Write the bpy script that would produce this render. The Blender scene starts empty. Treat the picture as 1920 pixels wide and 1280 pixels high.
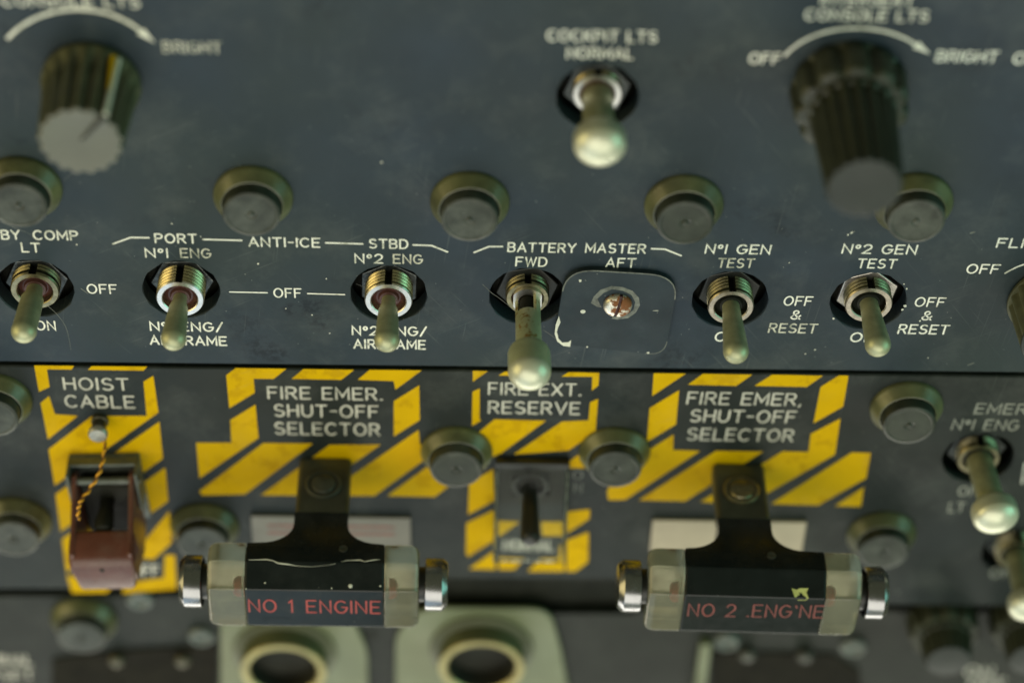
import bpy, bmesh, math, random
from mathutils import Vector, Matrix, geometry
random.seed(7)
S = 0.001                                    # everything below is written in millimetres
scn = bpy.context.scene
COL = scn.collection

# ------------------------------------------------------------------ camera
F = 4541.0                                   # focal length in photograph pixels (1920 wide)
DIST = 618.0                                 # mm, camera to the panel at the middle of the picture
dv = Vector((-180, 4660, 4541)).normalized() # the panel's "down" seen from the camera (right, down, forward)
nv = Vector((34, 4427, -4541)).normalized()  # the panel's outward normal
xv = dv.cross(-nv).normalized()
nv = -(xv.cross(dv)).normalized()
C0 = Vector((0, 0, DIST))

def at(px, py, h=0.0):
    """point (X, Y) in mm on the plane Z = h of the panel that is seen at pixel px, py of the photograph"""
    r = Vector(((px - 960) / F, (py - 640) / F, 1))
    M = Matrix((xv, -dv, -r)).transposed()
    s = M.inverted() @ (-C0 - nv * h)
    return Vector((s.x, s.y))

def at3(px, py, h=0.0):
    p = at(px, py, h)
    return Vector((p.x, p.y, h))

def proj(p):
    c = C0 + xv * p[0] - dv * p[1] + nv * p[2]
    return 960 + F * c.x / c.z, 640 + F * c.y / c.z

def height_for(base, py):
    """height above base (X, Y, Z) whose image lies on pixel row py"""
    lo, hi = -20.0, 120.0
    for _ in range(50):
        m = (lo + hi) / 2
        if proj((base[0], base[1], base[2] + m))[1] < py: lo = m
        else: hi = m
    return lo

cam_d = bpy.data.cameras.new('camera')
cam = bpy.data.objects.new('camera', cam_d)
COL.objects.link(cam)
cr = Vector((xv.x, -dv.x, nv.x)); cu = -Vector((xv.y, -dv.y, nv.y)); cb = -Vector((xv.z, -dv.z, nv.z))
mw = Matrix((cr, cu, cb)).transposed().to_4x4()
mw.translation = Vector((-DIST * xv.z, DIST * dv.z, -DIST * nv.z)) * S
cam.matrix_world = mw
cam_d.sensor_width = 36
cam_d.lens = 36 * F / 1920
cam_d.clip_start = 0.05
cam_d.clip_end = 50
cam_d.dof.use_dof = True
fp = at(960, 562)
fc = C0 + xv * fp.x - dv * fp.y
cam_d.dof.focus_distance = fc.z * S
cam_d.dof.aperture_fstop = 4.2
cam_d.dof.aperture_blades = 0
scn.camera = cam

# ------------------------------------------------------------------ light
w = bpy.data.worlds.new('World'); scn.world = w; w.use_nodes = True
bg = w.node_tree.nodes['Background']
bg.inputs[0].default_value = (0.80, 0.86, 0.52, 1); bg.inputs[1].default_value = 0.15

def area(name, loc, target, sx, sy, radiance, color):
    l = bpy.data.lights.new(name, 'AREA'); l.shape = 'RECTANGLE'; l.size = sx; l.size_y = sy
    l.energy = radiance * math.pi * sx * sy; l.color = color
    o = bpy.data.objects.new(name, l); COL.objects.link(o)
    o.location = loc
    o.rotation_euler = (Vector(target) - Vector(loc)).to_track_quat('-Z', 'Y').to_euler()
    return o
area('windscreen_light', (-0.10, -1.10, 0.28), (0, 0, 0), 1.7, 0.40, 4.3, (1.0, 0.97, 0.86))
area('overhead_fill_light', (-0.05, -0.15, 1.25), (0, 0, 0), 1.7, 0.95, 2.5, (1.0, 0.97, 0.85))  # fill lamp added overhead to brighten the paint without sheen
area('window_left_light', (-0.42, -0.78, 0.85), (0, 0, 0), 0.85, 0.75, 0.95, (0.60, 0.82, 1.0))
area('window_right_light', (0.45, -0.78, 0.85), (0, 0, 0), 0.85, 0.75, 0.26, (0.86, 1.0, 0.88))
area('warm_side_light', (-0.75, 0.15, 0.30), (0, 0, 0), 0.60, 0.55, 2.3, (1.0, 0.80, 0.34))
area('teal_side_light', (0.80, 0.10, 0.38), (0, 0, 0), 0.60, 0.60, 1.7, (0.32, 1.0, 0.80))

scn.view_settings.view_transform = 'Standard'
scn.view_settings.look = 'None'
scn.view_settings.exposure = 0
scn.view_settings.gamma = 1
scn.cycles.use_denoising = True
scn.cycles.max_bounces = 10
scn.cycles.transparent_max_bounces = 12

# ------------------------------------------------------------------ materials
def mat(name, col, rough=0.5, metal=0.0, spec=0.5, **kw):
    """Principled material broken up by noise. kw: var (tone variation), vs (scale per mm), dust, rust, bump, trans, coat"""
    m = bpy.data.materials.new(name); m.use_nodes = True
    nt = m.node_tree; b = nt.nodes['Principled BSDF']; L = nt.links.new
    b.inputs['Base Color'].default_value = (*col, 1); b.inputs['Roughness'].default_value = rough
    b.inputs['Metallic'].default_value = metal; b.inputs['Specular IOR Level'].default_value = spec
    if kw.get('trans'):
        b.inputs['Transmission Weight'].default_value = kw['trans']; b.inputs['IOR'].default_value = kw.get('ior', 1.45)
    if kw.get('coat'):
        b.inputs['Coat Weight'].default_value = kw['coat']; b.inputs['Coat Roughness'].default_value = 0.08
    tc = nt.nodes.new('ShaderNodeTexCoord'); mp = nt.nodes.new('ShaderNodeMapping')
    mp.inputs['Scale'].default_value = (1000, 1000, 1000)
    L(tc.outputs['Object'], mp.inputs['Vector'])
    vec = mp.outputs['Vector']
    if not kw.get('spots'):                  # every copy gets its own patch of the noise
        oi = nt.nodes.new('ShaderNodeObjectInfo'); cx = nt.nodes.new('ShaderNodeCombineXYZ'); mu = nt.nodes.new('ShaderNodeMath')
        mu.operation = 'MULTIPLY'; mu.inputs[1].default_value = 913.0
        L(oi.outputs['Random'], mu.inputs[0])
        for q_ in range(3): L(mu.outputs[0], cx.inputs[q_])
        L(cx.outputs[0], mp.inputs['Location'])
    def noise(scale, detail=4, rgh=0.55):
        n = nt.nodes.new('ShaderNodeTexNoise'); n.inputs['Scale'].default_value = scale
        n.inputs['Detail'].default_value = detail; n.inputs['Roughness'].default_value = rgh
        L(vec, n.inputs['Vector']); return n.outputs['Fac']
    def ramp(fac, a, bb, va=0.0, vb=1.0):
        r = nt.nodes.new('ShaderNodeMapRange'); r.inputs['From Min'].default_value = a; r.inputs['From Max'].default_value = bb
        r.inputs['To Min'].default_value = va; r.inputs['To Max'].default_value = vb
        L(fac, r.inputs['Value']); return r.outputs['Result']
    def mix(fac, A, B):
        x = nt.nodes.new('ShaderNodeMix'); x.data_type = 'RGBA'
        for sock, v in ((x.inputs[0], fac), (x.inputs[6], A), (x.inputs[7], B)):
            if hasattr(v, 'links'): L(v, sock)
            elif isinstance(v, tuple): sock.default_value = (*v, 1)
            else: sock.default_value = v
        return x.outputs[2]
    def mul(a, bb):
        x = nt.nodes.new('ShaderNodeMath'); x.operation = 'MULTIPLY'
        for s, v in ((x.inputs[0], a), (x.inputs[1], bb)):
            if hasattr(v, 'links'): L(v, s)
            else: s.default_value = v
        return x.outputs[0]
    var = kw.get('var', 0.25); vs = kw.get('vs', 0.12)
    c = mix(ramp(noise(vs), 0.3, 0.7), tuple(x * (1 - var) for x in col), tuple(min(1, x * (1 + var)) for x in col))
    rsock = ramp(noise(vs * 3.1), 0.25, 0.75, max(0.02, rough - kw.get('rv', 0.07)), min(1, rough + kw.get('rv', 0.07)))
    if kw.get('tint'):                       # broad drift to a second paint tone
        c = mix(ramp(noise(0.012, 2), 0.35, 0.65), c, kw['tint'])
    if kw.get('stain'):                      # irregular dark worn patches
        st = mul(ramp(noise(0.035, 2), 0.60, 0.70), ramp(noise(0.32, 5, 0.7), 0.47, 0.56))
        c = mix(mul(st, kw['stain']), c, tuple(x * 0.35 for x in col))
    if kw.get('spots'):
        for (sx_, sy_, sr_) in SPOTS:
            sb = nt.nodes.new('ShaderNodeVectorMath'); sb.operation = 'DISTANCE'; L(vec, sb.inputs[0]); sb.inputs[1].default_value = (sx_, sy_, 0)
            f_ = mul(ramp(sb.outputs['Value'], sr_, sr_ * .35), ramp(noise(0.45, 6, 0.72), 0.46, 0.56))
            c = mix(mul(f_, 0.72), c, tuple(x * 0.30 for x in col))
    if kw.get('dust'):
        v = nt.nodes.new('ShaderNodeTexVoronoi'); v.inputs['Scale'].default_value = kw.get('ds', 0.13); L(vec, v.inputs['Vector'])
        sp = nt.nodes.new('ShaderNodeSeparateColor'); L(v.outputs['Color'], sp.inputs['Color'])
        th = nt.nodes.new('ShaderNodeMath'); th.operation = 'LESS_THAN'
        L(v.outputs['Distance'], th.inputs[0]); L(ramp(sp.outputs[0], 0.5, 1.0, 0.0, 0.032), th.inputs[1])
        c = mix(mul(th.outputs[0], kw['dust']), c, (0.55, 0.56, 0.50))
        v2 = nt.nodes.new('ShaderNodeTexVoronoi'); v2.inputs['Scale'].default_value = 0.55; L(vec, v2.inputs['Vector'])
        sp2 = nt.nodes.new('ShaderNodeSeparateColor'); L(v2.outputs['Color'], sp2.inputs['Color'])
        t2 = nt.nodes.new('ShaderNodeMath'); t2.operation = 'LESS_THAN'
        L(v2.outputs['Distance'], t2.inputs[0]); L(ramp(sp2.outputs[1], 0.62, 1.0, 0.0, 0.10), t2.inputs[1])
        c = mix(mul(t2.outputs[0], kw['dust'] * 0.6), c, (0.32, 0.33, 0.30))
    if kw.get('film'):                       # pale wiped dust film
        c = mix(mul(ramp(noise(0.05, 6, 0.7), 0.5, 0.72), kw['film']), c, (0.30, 0.31, 0.28))
    if kw.get('scr'):                        # fine directional rubbing marks
        for rot_, k_ in ((0.5, 0), (-0.9, 1), (1.45, 2)):
            m2 = nt.nodes.new('ShaderNodeMapping'); m2.vector_type = 'TEXTURE'; m2.inputs['Rotation'].default_value = (0, 0, rot_)
            m2.inputs['Scale'].default_value = (0.030, 0.0007, 1); m2.inputs['Location'].default_value = (k_ * 3.1, k_ * 1.7, 0)
            L(tc.outputs['Object'], m2.inputs['Vector'])
            n2 = nt.nodes.new('ShaderNodeTexNoise'); n2.inputs['Scale'].default_value = 1.0; n2.inputs['Detail'].default_value = 1.0
            L(m2.outputs['Vector'], n2.inputs['Vector'])
            c = mix(mul(mul(ramp(n2.outputs['Fac'], 0.68, 0.74), ramp(noise(0.05 + .01 * k_, 3), 0.45, 0.65)), kw['scr'] * .35), c, (0.22, 0.23, 0.21))
    if kw.get('rust'):
        rr = ramp(noise(kw.get('rs', 0.55), 5, 0.65), kw.get('rt', 0.52), kw.get('rt', 0.52) + 0.06)
        rr = mul(rr, kw['rust'])
        c = mix(rr, c, kw.get('rcol', (0.30, 0.085, 0.012)))
        L(mix(rr, (rough,) * 3, (0.85,) * 3), b.inputs['Roughness'])
        L(ramp(rr, 0, 1, metal, 0.0), b.inputs['Metallic'])
    else:
        L(rsock, b.inputs['Roughness'])
    L(c, b.inputs['Base Color'])
    if kw.get('bump'):
        bp = nt.nodes.new('ShaderNodeBump'); bp.inputs['Strength'].default_value = kw['bump']; bp.inputs['Distance'].default_value = 0.0002
        L(noise(kw.get('bs', 1.6), 5), bp.inputs['Height']); L(bp.outputs['Normal'], b.inputs['Normal'])
    return m

SPOTS = [(*at(x, y), q) for x, y, q in ((487, 652, 5.5), (520, 664, 4.0), (582, 574, 5.0), (600, 605, 4.0), (545, 580, 3.0))]
M = {}
M['panel'] = mat('panel paint', (0.025, 0.038, 0.055), 0.40, spec=0.20, var=0.18, vs=0.06, tint=(0.026, 0.038, 0.040), stain=0.5, spots=True, dust=0.85, film=0.09, scr=0.5, bump=0.10, bs=1.2)
M['panel_low'] = mat('lower panel paint', (0.019, 0.024, 0.024), 0.40, spec=0.18, var=0.18, vs=0.06, tint=(0.018, 0.022, 0.018), dust=0.6, film=0.09, scr=0.4, bump=0.10, bs=1.2)
M['panel_far'] = mat('instrument panel paint', (0.018, 0.021, 0.017), 0.42, spec=0.15, var=0.2, dust=0.3, film=0.05, bump=0.1)
M['plate'] = mat('cover plate paint', (0.023, 0.034, 0.043), 0.40, spec=0.20, var=0.2, vs=0.1, dust=0.9, ds=0.2, film=0.05, bump=0.08)
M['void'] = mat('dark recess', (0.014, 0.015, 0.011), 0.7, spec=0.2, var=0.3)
M['cover_edge'] = mat('cloudy plastic edge', (0.16, 0.19, 0.14), 0.3, var=0.3, vs=0.3, trans=0.4)
M['white'] = mat('engraved white', (0.80, 0.80, 0.71), 0.6, spec=0.2, var=0.14, vs=0.5, rust=0.75, rs=0.38, rt=0.56, rcol=(0.40, 0.41, 0.33))
M['white_worn'] = mat('worn engraved white', (0.56, 0.55, 0.46), 0.6, spec=0.2, var=0.25, vs=0.5, rust=0.8, rs=0.45, rt=0.52, rcol=(0.24, 0.25, 0.20))
M['white_grey'] = mat('faint engraved white', (0.27, 0.27, 0.23), 0.65, spec=0.2, var=0.25, vs=0.4)
M['white_dim'] = mat('aged engraved white', (0.58, 0.56, 0.49), 0.65, spec=0.2, var=0.18, vs=0.4, rust=0.5, rs=0.3, rt=0.56, rcol=(0.25, 0.25, 0.21))
M['yellow'] = mat('hazard yellow paint', (0.63, 0.385, 0.001), 0.6, spec=0.03, var=0.07, vs=0.08, dust=0.0, rust=0.42, rs=0.14, rt=0.55, rcol=(0.40, 0.22, 0.006), film=0.05, scr=0.35)
M['black'] = mat('black plastic', (0.016, 0.017, 0.014), 0.40, spec=0.5, var=0.25, dust=0.25, ds=0.25, bump=0.05)
M['knob'] = mat('knob phenolic', (0.085, 0.088, 0.044), 0.34, spec=0.7, var=0.25, vs=0.3, bump=0.05)
M['knob_dark'] = mat('dark knob phenolic', (0.032, 0.036, 0.021), 0.42, spec=0.4, var=0.25, vs=0.3, bump=0.05)
M['knob_face'] = mat('knob face satin', (0.105, 0.108, 0.080), 0.42, spec=0.6, var=0.10, vs=0.15)
M['knob_face_dark'] = mat('dark knob face', (0.014, 0.019, 0.015), 0.42, spec=0.4, var=0.15, vs=0.2)
M['cap'] = mat('button cap', (0.030, 0.036, 0.026), 0.40, spec=0.32, var=0.3, vs=0.2, dust=0.5, ds=0.3, film=0.18, bump=0.08)
M['collar'] = mat('button collar', (0.085, 0.090, 0.036), 0.33, spec=0.7, var=0.4, vs=0.15, dust=0.6, ds=0.25, film=0.08)
M['lever'] = mat('satin lever metal', (0.42, 0.43, 0.27), 0.44, metal=0.55, var=0.14, vs=0.4, bump=0.06, bs=2.5)
M['lever_rust'] = mat('satin lever metal with rust', (0.50, 0.52, 0.33), 0.46, metal=0.35, var=0.08, vs=0.4, rust=0.9, rs=0.42, rt=0.555, rcol=(0.24, 0.13, 0.012), bump=0.06, bs=2.5)
M['lever_plain'] = mat('satin olive lever head', (0.46, 0.49, 0.31), 0.44, metal=0.4, var=0.1, vs=0.3, bump=0.06)
M['pearl'] = mat('pale lit lever end', (0.60, 0.61, 0.46), 0.36, metal=0.45, var=0.06, vs=0.3, bump=0.04, bs=2.5)  # paler than the olive head, light on the end painted in
M['lever_dark'] = mat('dark bronze lever metal', (0.075, 0.068, 0.040), 0.40, metal=0.6, var=0.2, vs=0.4)
M['brass'] = mat('threaded nickel brass', (0.55, 0.47, 0.29), 0.28, metal=1.0, var=0.2, vs=0.8, bump=0.05)
M['brass_dull'] = mat('dull threaded brass', (0.27, 0.24, 0.15), 0.36, metal=1.0, var=0.3, vs=0.8, bump=0.05)
M['ring'] = mat('bare bushing rim', (0.80, 0.76, 0.72), 0.32, metal=1.0, var=0.10, vs=0.7)
M['ring_dull'] = mat('dull bushing rim', (0.50, 0.44, 0.37), 0.36, metal=0.95, var=0.2, vs=0.6)
M['nut'] = mat('dark plated nut', (0.075, 0.08, 0.078), 0.36, metal=0.9, var=0.5, vs=0.9, bump=0.3, bs=2.0)
M['nut_bright'] = mat('bright plated nut', (0.50, 0.46, 0.42), 0.35, metal=0.95, var=0.25, vs=0.8, bump=0.1)
M['boot'] = mat('red brown seal', (0.085, 0.030, 0.026), 0.42, var=0.25, vs=0.5)
M['chrome'] = mat('chrome', (0.30, 0.30, 0.31), 0.25, metal=1.0, var=0.08, rv=0.05, film=0.15)
M['clear'] = mat('cloudy clear plastic', (0.34, 0.33, 0.23), 0.15, spec=0.5, trans=0.70, var=0.16, vs=0.16, rv=0.05)
M['guard_clear'] = mat('thin clear guard', (0.88, 0.93, 0.88), 0.05, spec=0.4, trans=1.0, ior=1.15, var=0.02, rv=0.02)
M['grip'] = mat('gloss black grip', (0.008, 0.011, 0.011), 0.20, spec=0.30, var=0.2, dust=0.3, ds=0.18, film=0.03)
M['shank'] = mat('worn dark shank', (0.046, 0.048, 0.036), 0.45, metal=0.1, var=0.3, vs=0.15, film=0.10)
M['red'] = mat('red print', (0.38, 0.030, 0.016), 0.5, var=0.15, vs=0.6)
M['lamp'] = mat('red lamp filter', (0.60, 0.045, 0.03), 0.4, var=0.2)
M['red_worn'] = mat('worn red print', (0.18, 0.024, 0.014), 0.55, var=0.3, vs=0.4)
M['guard'] = mat('red brown guard plastic', (0.105, 0.034, 0.022), 0.32, spec=0.55, var=0.2, vs=0.12, film=0.15, bump=0.05)
M['steel'] = mat('grey zinc bracket', (0.11, 0.125, 0.11), 0.48, metal=0.5, var=0.3, vs=0.3, film=0.25)
M['pale_metal'] = mat('pale metal', (0.36, 0.35, 0.30), 0.42, metal=0.8, var=0.15, vs=0.6)
M['screw'] = mat('rusted screw', (0.70, 0.66, 0.56), 0.36, metal=0.85, var=0.15, vs=0.8, rust=1.0, rs=0.30, rt=0.50, rcol=(0.21, 0.075, 0.022), bump=0.3, bs=2.5)
M['orange'] = mat('orange lockwire cord', (0.80, 0.36, 0.012), 0.5, var=0.3, vs=1.0)
M['brown'] = mat('dark cord strand', (0.10, 0.035, 0.008), 0.6, var=0.3, vs=1.0)
M['cream'] = mat('aged cream label', (0.145, 0.137, 0.108), 0.45, var=0.15, vs=0.12, film=0.2)
M['cream_bright'] = mat('bright cream label', (0.38, 0.325, 0.225), 0.42, var=0.1, vs=0.12)
M['bezel'] = mat('pale green bezel enamel', (0.145, 0.165, 0.085), 0.5, spec=0.5, var=0.15, vs=0.05, film=0.15)
M['bezel_shade'] = mat('shaded bezel wall', (0.075, 0.082, 0.036), 0.5, spec=0.4, var=0.2, vs=0.08)  # bezel wall colour darkened to paint in its side shadow
M['bezel_ring'] = mat('worn brass bezel ring', (0.42, 0.36, 0.16), 0.38, metal=0.5, var=0.2, vs=0.15)
M['dark_glass'] = mat('dark window', (0.012, 0.011, 0.007), 0.8, spec=0.1, var=0.3)
M['dial_face'] = mat('dark dial face', (0.030, 0.030, 0.024), 0.6, spec=0.2, var=0.4, vs=0.1)  # one dark tone for the dial and the ring's inner wall
M['chip'] = mat('chipped edge', (0.62, 0.62, 0.52), 0.6, var=0.2, vs=0.5)
M['scuff'] = mat('pale scuff', (0.13, 0.14, 0.12), 0.65, var=0.5, vs=0.6)
M['paint_blob'] = mat('yellow green paint fleck', (0.42, 0.43, 0.13), 0.6, var=0.15, vs=0.5)

# ------------------------------------------------------------------ mesh helpers
class MB:
    """collects vertices (mm, local to the thing) and faces, then links ONE mesh object"""
    def __init__(s): s.v, s.f, s.m = [], [], []
    def add(s, verts, faces, mi=0):
        o = len(s.v); s.v += [Vector(p) for p in verts]
        s.f += [tuple(i + o for i in f) for f in faces]; s.m += [mi] * len(faces)
        return s
    def box(s, x0, x1, y0, y1, z0, z1):
        v = [(x, y, z) for z in (z0, z1) for y in (y0, y1) for x in (x0, x1)]
        return s.add(v, [(0, 2, 3, 1), (4, 5, 7, 6), (0, 1, 5, 4), (2, 6, 7, 3), (0, 4, 6, 2), (1, 3, 7, 5)])
    def lathe(s, prof, n=48, rfun=None, mifun=None, Mx=None):
        v, f, o = [], [], []
        for k, (r, z) in enumerate(prof):
            for i in range(n):
                a = 2 * math.pi * (i + 0.5) / n
                rr = rfun(r, z, a, k) if rfun else r
                v.append(Vector((rr * math.sin(a), rr * math.cos(a), z)))
        mi = []
        for k in range(len(prof) - 1):
            for i in range(n):
                j = (i + 1) % n
                f.append((k * n + j, k * n + i, (k + 1) * n + i, (k + 1) * n + j))
                mi.append(mifun(k, 2 * math.pi * (i + 1.0) / n) if mifun else 0)
        if prof[-1][0] > 1e-6: f.append(tuple((len(prof) - 1) * n + (n - 1 - i) for i in range(n))); mi.append(mi[-1])
        if Mx is not None: v = [Mx @ p for p in v]
        off = len(s.v); s.v += v; s.f += [tuple(i + off for i in q) for q in f]; s.m += mi
        return s
    def prism(s, poly, axis, a0, a1):
        """poly in the plane across axis ('x': (y,z), 'y': (x,z), 'z': (x,y)), extruded from a0 to a1"""
        def P(u, t):
            return {'x': (t, u[0], u[1]), 'y': (u[0], t, u[1]), 'z': (u[0], u[1], t)}[axis]
        n = len(poly)
        v = [P(u, a0) for u in poly] + [P(u, a1) for u in poly]
        f = [tuple(range(n - 1, -1, -1)), tuple(range(n, 2 * n))] + [(i, (i + 1) % n, n + (i + 1) % n, n + i) for i in range(n)]
        return s.add(v, f)
    def tube(s, pts, rads, n=10, mi=0, caps=True):
        pts = [Vector(p) for p in pts]
        if not hasattr(rads, '__len__'): rads = [rads] * len(pts)
        v, f = [], []
        up = Vector((0, 0, 1))
        for k, p in enumerate(pts):
            t = (pts[min(k + 1, len(pts) - 1)] - pts[max(k - 1, 0)]).normalized()
            a = t.cross(up)
            if a.length < 1e-3: a = t.cross(Vector((0, 1, 0)))
            a.normalize(); b = t.cross(a).normalized()
            for i in range(n):
                q = 2 * math.pi * i / n
                v.append(p + (a * math.cos(q) + b * math.sin(q)) * rads[k])
        for k in range(len(pts) - 1):
            for i in range(n):
                j = (i + 1) % n
                f.append((k * n + i, k * n + j, (k + 1) * n + j, (k + 1) * n + i))
        if caps: f += [tuple(range(n - 1, -1, -1)), tuple((len(pts) - 1) * n + i for i in range(n))]
        return s.add(v, f, mi)
    def ribbon(s, pts, wid, z):
        """flat stroke with round ends on plane z; pts 2-D"""
        pts = [Vector((p[0], p[1])) for p in pts]
        q = [pts[0]]
        for p in pts[1:]:
            if (p - q[-1]).length > 1e-4: q.append(p)
        pts = q
        if len(pts) < 2: return s
        closed = (pts[0] - pts[-1]).length < 1e-3 and len(pts) > 3
        if closed: pts = pts[:-1]
        n = len(pts); Lf, Rt = [], []
        for k in range(n):
            a = pts[k - 1] if (k > 0 or closed) else None
            b = pts[(k + 1) % n] if (k < n - 1 or closed) else None
            d1 = (pts[k] - a).normalized() if a is not None else None
            d2 = (b - pts[k]).normalized() if b is not None else None
            if d1 is None: d1 = d2
            if d2 is None: d2 = d1
            t = d1 + d2
            t = t.normalized() if t.length > 1e-3 else d1
            nn = Vector((-t.y, t.x)); c = max(0.45, abs(nn.dot(Vector((-d1.y, d1.x)))))
            Lf.append(pts[k] + nn * (wid / 2 / c)); Rt.append(pts[k] - nn * (wid / 2 / c))
        v = [(p.x, p.y, z) for p in Lf] + [(p.x, p.y, z) for p in Rt]
        f = []
        for k in range(n if closed else n - 1):
            j = (k + 1) % n
            f.append((n + k, n + j, j, k))
        if not closed:
            for e, (c, d, l, r) in enumerate(((pts[0], (pts[0] - pts[1]).normalized(), 0, n), (pts[-1], (pts[-1] - pts[-2]).normalized(), n - 1, 2 * n - 1))):
                nn = Vector((-d.y, d.x)); idx = []
                for i in range(1, 6):
                    a = math.pi * i / 6
                    pp = c + nn * (math.cos(a) * wid / 2) + d * (math.sin(a) * wid / 2)
                    v.append((pp.x, pp.y, z)); idx.append(len(v) - 1)
                if e == 0: f.append((r, *idx, l)[::-1])
                else: f.append((l, *idx, r)[::-1])
        return s.add(v, f)
    def build(s, name, m, parent=None, smooth=32, bevel=0.0, seg=3):
        me = bpy.data.meshes.new(name)
        me.from_pydata([tuple(p * S) for p in s.v], [], s.f)
        for k in (m if isinstance(m, (list, tuple)) else [m]): me.materials.append(M[k])
        if any(s.m):
            for p, i in zip(me.polygons, s.m): p.material_index = i
        bm = bmesh.new(); bm.from_mesh(me); bmesh.ops.recalc_face_normals(bm, faces=bm.faces[:]); bm.to_mesh(me); bm.free()
        if smooth:
            for p in me.polygons: p.use_smooth = True
            me.set_sharp_from_angle(angle=math.radians(smooth))
        o = bpy.data.objects.new(name, me); COL.objects.link(o)
        if parent is not None: o.parent = parent
        if bevel:
            b = o.modifiers.new('bevel', 'BEVEL'); b.width = bevel * S; b.segments = seg; b.limit_method = 'ANGLE'; b.angle_limit = math.radians(30)
            b.harden_normals = True
            for p in me.polygons: p.use_smooth = True
            me.set_sharp_from_angle(angle=math.radians(60))
        return o

def tag(o, label, cat, group=None, kind=None):
    o['label'] = label; o['category'] = cat
    if group: o['group'] = group
    if kind: o['kind'] = kind
    return o

def thing(name, label, cat, loc, rz=0.0, group=None):
    o = bpy.data.objects.new(name, None); COL.objects.link(o)
    o.empty_display_size = 0.005
    o.location = Vector(loc) * S; o.rotation_euler = (0, 0, rz)
    return tag(o, label, cat, group)

def copy_thing(root, label, loc, rz=0.0):
    r = root.copy(); COL.objects.link(r); r.location = Vector(loc) * S; r.rotation_euler = (0, 0, rz); r['label'] = label
    for ch in list(root.children):
        c = ch.copy(); COL.objects.link(c); c.parent = r
        for g in list(ch.children):
            d = g.copy(); COL.objects.link(d); d.parent = c
    return r

def to_local(parent, p):
    """world mm -> local mm of a top-level empty"""
    if parent is None: return Vector(p)
    l = Vector(parent.location) / S
    return Matrix.Rotation(-parent.rotation_euler.z, 3, 'Z') @ (Vector(p) - l)

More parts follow.
